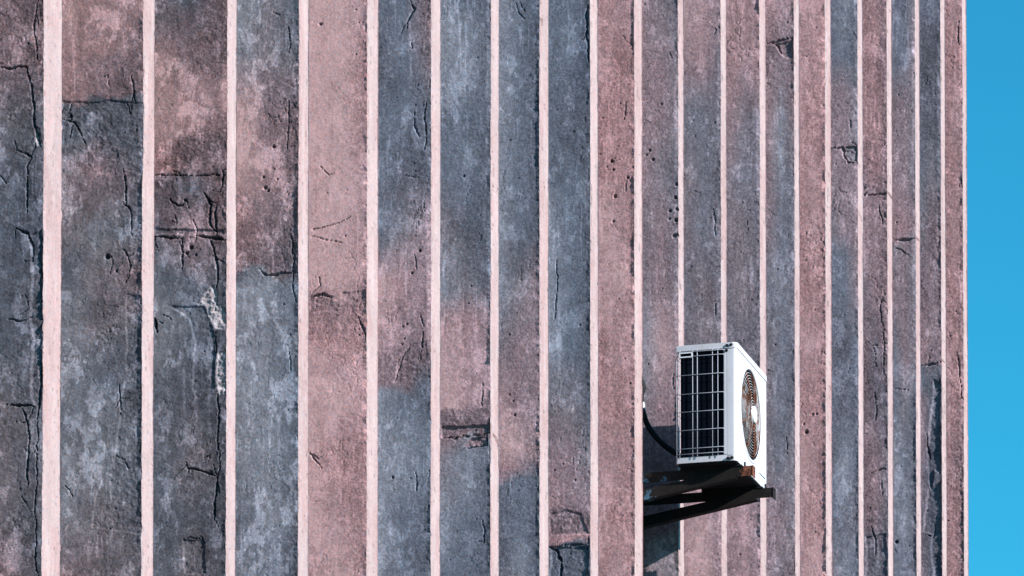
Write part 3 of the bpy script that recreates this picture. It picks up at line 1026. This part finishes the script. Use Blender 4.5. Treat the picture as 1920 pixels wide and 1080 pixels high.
bmesh.ops.create_cone(hubm, cap_ends=True, segments=32, radius1=0.05, radius2=0.046, depth=0.05)
bmesh.ops.rotate(hubm, verts=hubm.verts, cent=(0, 0, 0), matrix=Matrix.Rotation(math.pi / 2, 3, 'Y'))
bmesh.ops.translate(hubm, verts=hubm.verts, vec=(-0.03, 0, 0))
shade_by_angle(bm_obj('hub', hubm, M['blade'], fan))
fg = bmesh.new()


def dome(r):
    return DP + 0.016 - 0.020 * (r / FR) ** 2


for i in range(13):
    r = 0.060 + (FR - 0.062) * i / 12.0
    tube_bm([(dome(r), FC_Y + r * math.cos(a), FC_Z + r * math.sin(a)) for a in [j * 2 * math.pi / 64 for j in range(64)]], 0.0017, 5, fg, True)
og = bm_obj('fan_guard', fg, M['guard'], ac, True)
for j in range(8):
    a = math.radians(22.5 + 45 * j)
    pts = [(dome(r) - 0.003, FC_Y + r * math.cos(a), FC_Z + r * math.sin(a)) for r in (0.05, 0.11, 0.17, FR + 0.006)]
    bm_obj('spoke', tube_bm(pts, 0.0050, 6), M['spoke'], og, True)
capm = bmesh.new()
bmesh.ops.create_cone(capm, cap_ends=True, segments=40, radius1=0.047, radius2=0.042, depth=0.012)
bmesh.ops.rotate(capm, verts=capm.verts, cent=(0, 0, 0), matrix=Matrix.Rotation(math.pi / 2, 3, 'Y'))
bmesh.ops.translate(capm, verts=capm.verts, vec=(DP + 0.018, FC_Y, FC_Z))
shade_by_angle(bm_obj('guard_cap', capm, M['white_clean'], og))
bm_obj('emblem_bar', box_bm(DP - 0.001, DP + 0.0015, W * 0.74, W * 0.93, 0.060, 0.064), M['screw'], ac)
for yy in (0.10, 0.59):
    ft = box_bm(0.0, DP + 0.012, yy - 0.03, yy + 0.03, -0.0125, -0.0045, 0.002)
    bm_obj('foot', ft, M['tray'], ac)

# ------------------------------------------------------------------ wall brackets
ARM_T = Z_B - 0.013
N_W = -RECESS + 0.002


def bracket(label, yoff, mat):
    b = thing('wall_bracket', label, 'bracket', N_W, UA + yoff, ARM_T - 0.40, 'steel brackets under the air conditioner')
    zt_ = 0.40                                   # local: x = 0 at the wall, z = 0 at the plate's foot
    ln = N2 + 0.065 - N_W
    # angle iron: upright flange on the near side, flat flange on top
    arm = prism_bm([(-0.025, zt_), (0.025, zt_), (0.025, zt_ - 0.005), (-0.020, zt_ - 0.005), (-0.020, zt_ - 0.052), (-0.025, zt_ - 0.052)], 0, 0.006, ln)
    bm_obj('arm', arm, mat, b)
    # brace from the foot of the plate to the arm's outer part
    x0, xt = 0.006, ln - 0.085
    zl0 = zt_ - 0.056 - 0.172 * (xt - x0)
    br = prism_bm([(x0, zl0), (xt, zt_ - 0.056), (xt - 0.03, zt_ - 0.014), (x0, zl0 + 0.056)], 1, -0.0315, -0.0262)
    prism_bm([(x0, zl0 - 0.005), (xt, zt_ - 0.061), (xt, zt_ - 0.0565), (x0, zl0 - 0.0005)], 1, -0.0315, 0.018, br)
    bm_obj('brace', br, mat, b)
    bm_obj('wall_plate', box_bm(0.0, 0.006, -0.035, 0.035, zt_ - 0.33, zt_ + 0.02, 0.001), mat, b)
    bm_obj('end_cap', box_bm(ln + 0.0005, ln + 0.006, -0.028, 0.028, zt_ - 0.056, zt_ + 0.002, 0.001), mat, b)
    for xx in (ln - 0.045, ln - 0.33):
        s = tube_bm([(xx, 0.004, zt_ - 0.03), (xx, 0.004, zt_ + 0.028)], 0.0055, 8)
        bm_obj('bolt', s, M['screw'], b)
    return b


bracket('rusty steel angle bracket with peeling teal paint under the wire guarded end of the unit', 0.10, M['bracket'])
bracket('black steel angle bracket under the far service end of the unit', 0.59, M['bracket_black'])

# ------------------------------------------------------------------ hose
HU = UB - 0.12
pp = [hit(x, y, 1, HU) for x, y in ((1200, 712), (1202, 745), (1206, 774), (1216, 800), (1234, 824), (1255, 842), (1276, 856))]
pp = [np.array([-RECESS + 0.01, HU, pp[0][2] + 0.22]), np.array([-RECESS + 0.13, HU, pp[0][2] + 0.20])] + pp
pts = []
P4 = [pp[0]] + pp + [pp[-1]]
for i in range(1, len(P4) - 2):
    for t in np.linspace(0, 1, 7)[:-1]:
        a, b, c, d = P4[i - 1], P4[i], P4[i + 1], P4[i + 2]
        pts.append(0.5 * (2 * b + (c - a) * t + (2 * a - 5 * b + 4 * c - d) * t * t + (3 * b - a - 3 * c + d) * t ** 3))
pts.append(pp[-1])
pts.append(np.array([N1 + 0.003, HU, pp[-1][2] - 0.01]))
base = np.array([-RECESS, HU, pts[0][2]])
hose = thing('insulated_hose', 'black insulated hose curving from the recess to the back of the unit', 'hose', *base)
loc = [tuple(np.array(p) - base) for p in pts]
bm_obj('hose_sleeve', tube_bm(loc, 0.0155, 12), M['black'], hose, True)
ti = [p for p in loc if (pts[0][2] - base[2]) > -9 and -0.66 < p[2] < 9]
q = [i for i, p in enumerate(pts) if 752 < project(p[0], p[1], p[2])[1] < 772 and project(p[0], p[1], p[2])[0] < 1215]
if len(q) >= 2:
    bm_obj('tape_band', tube_bm([loc[i] for i in q], 0.0162, 12), M['tape'], hose, True)
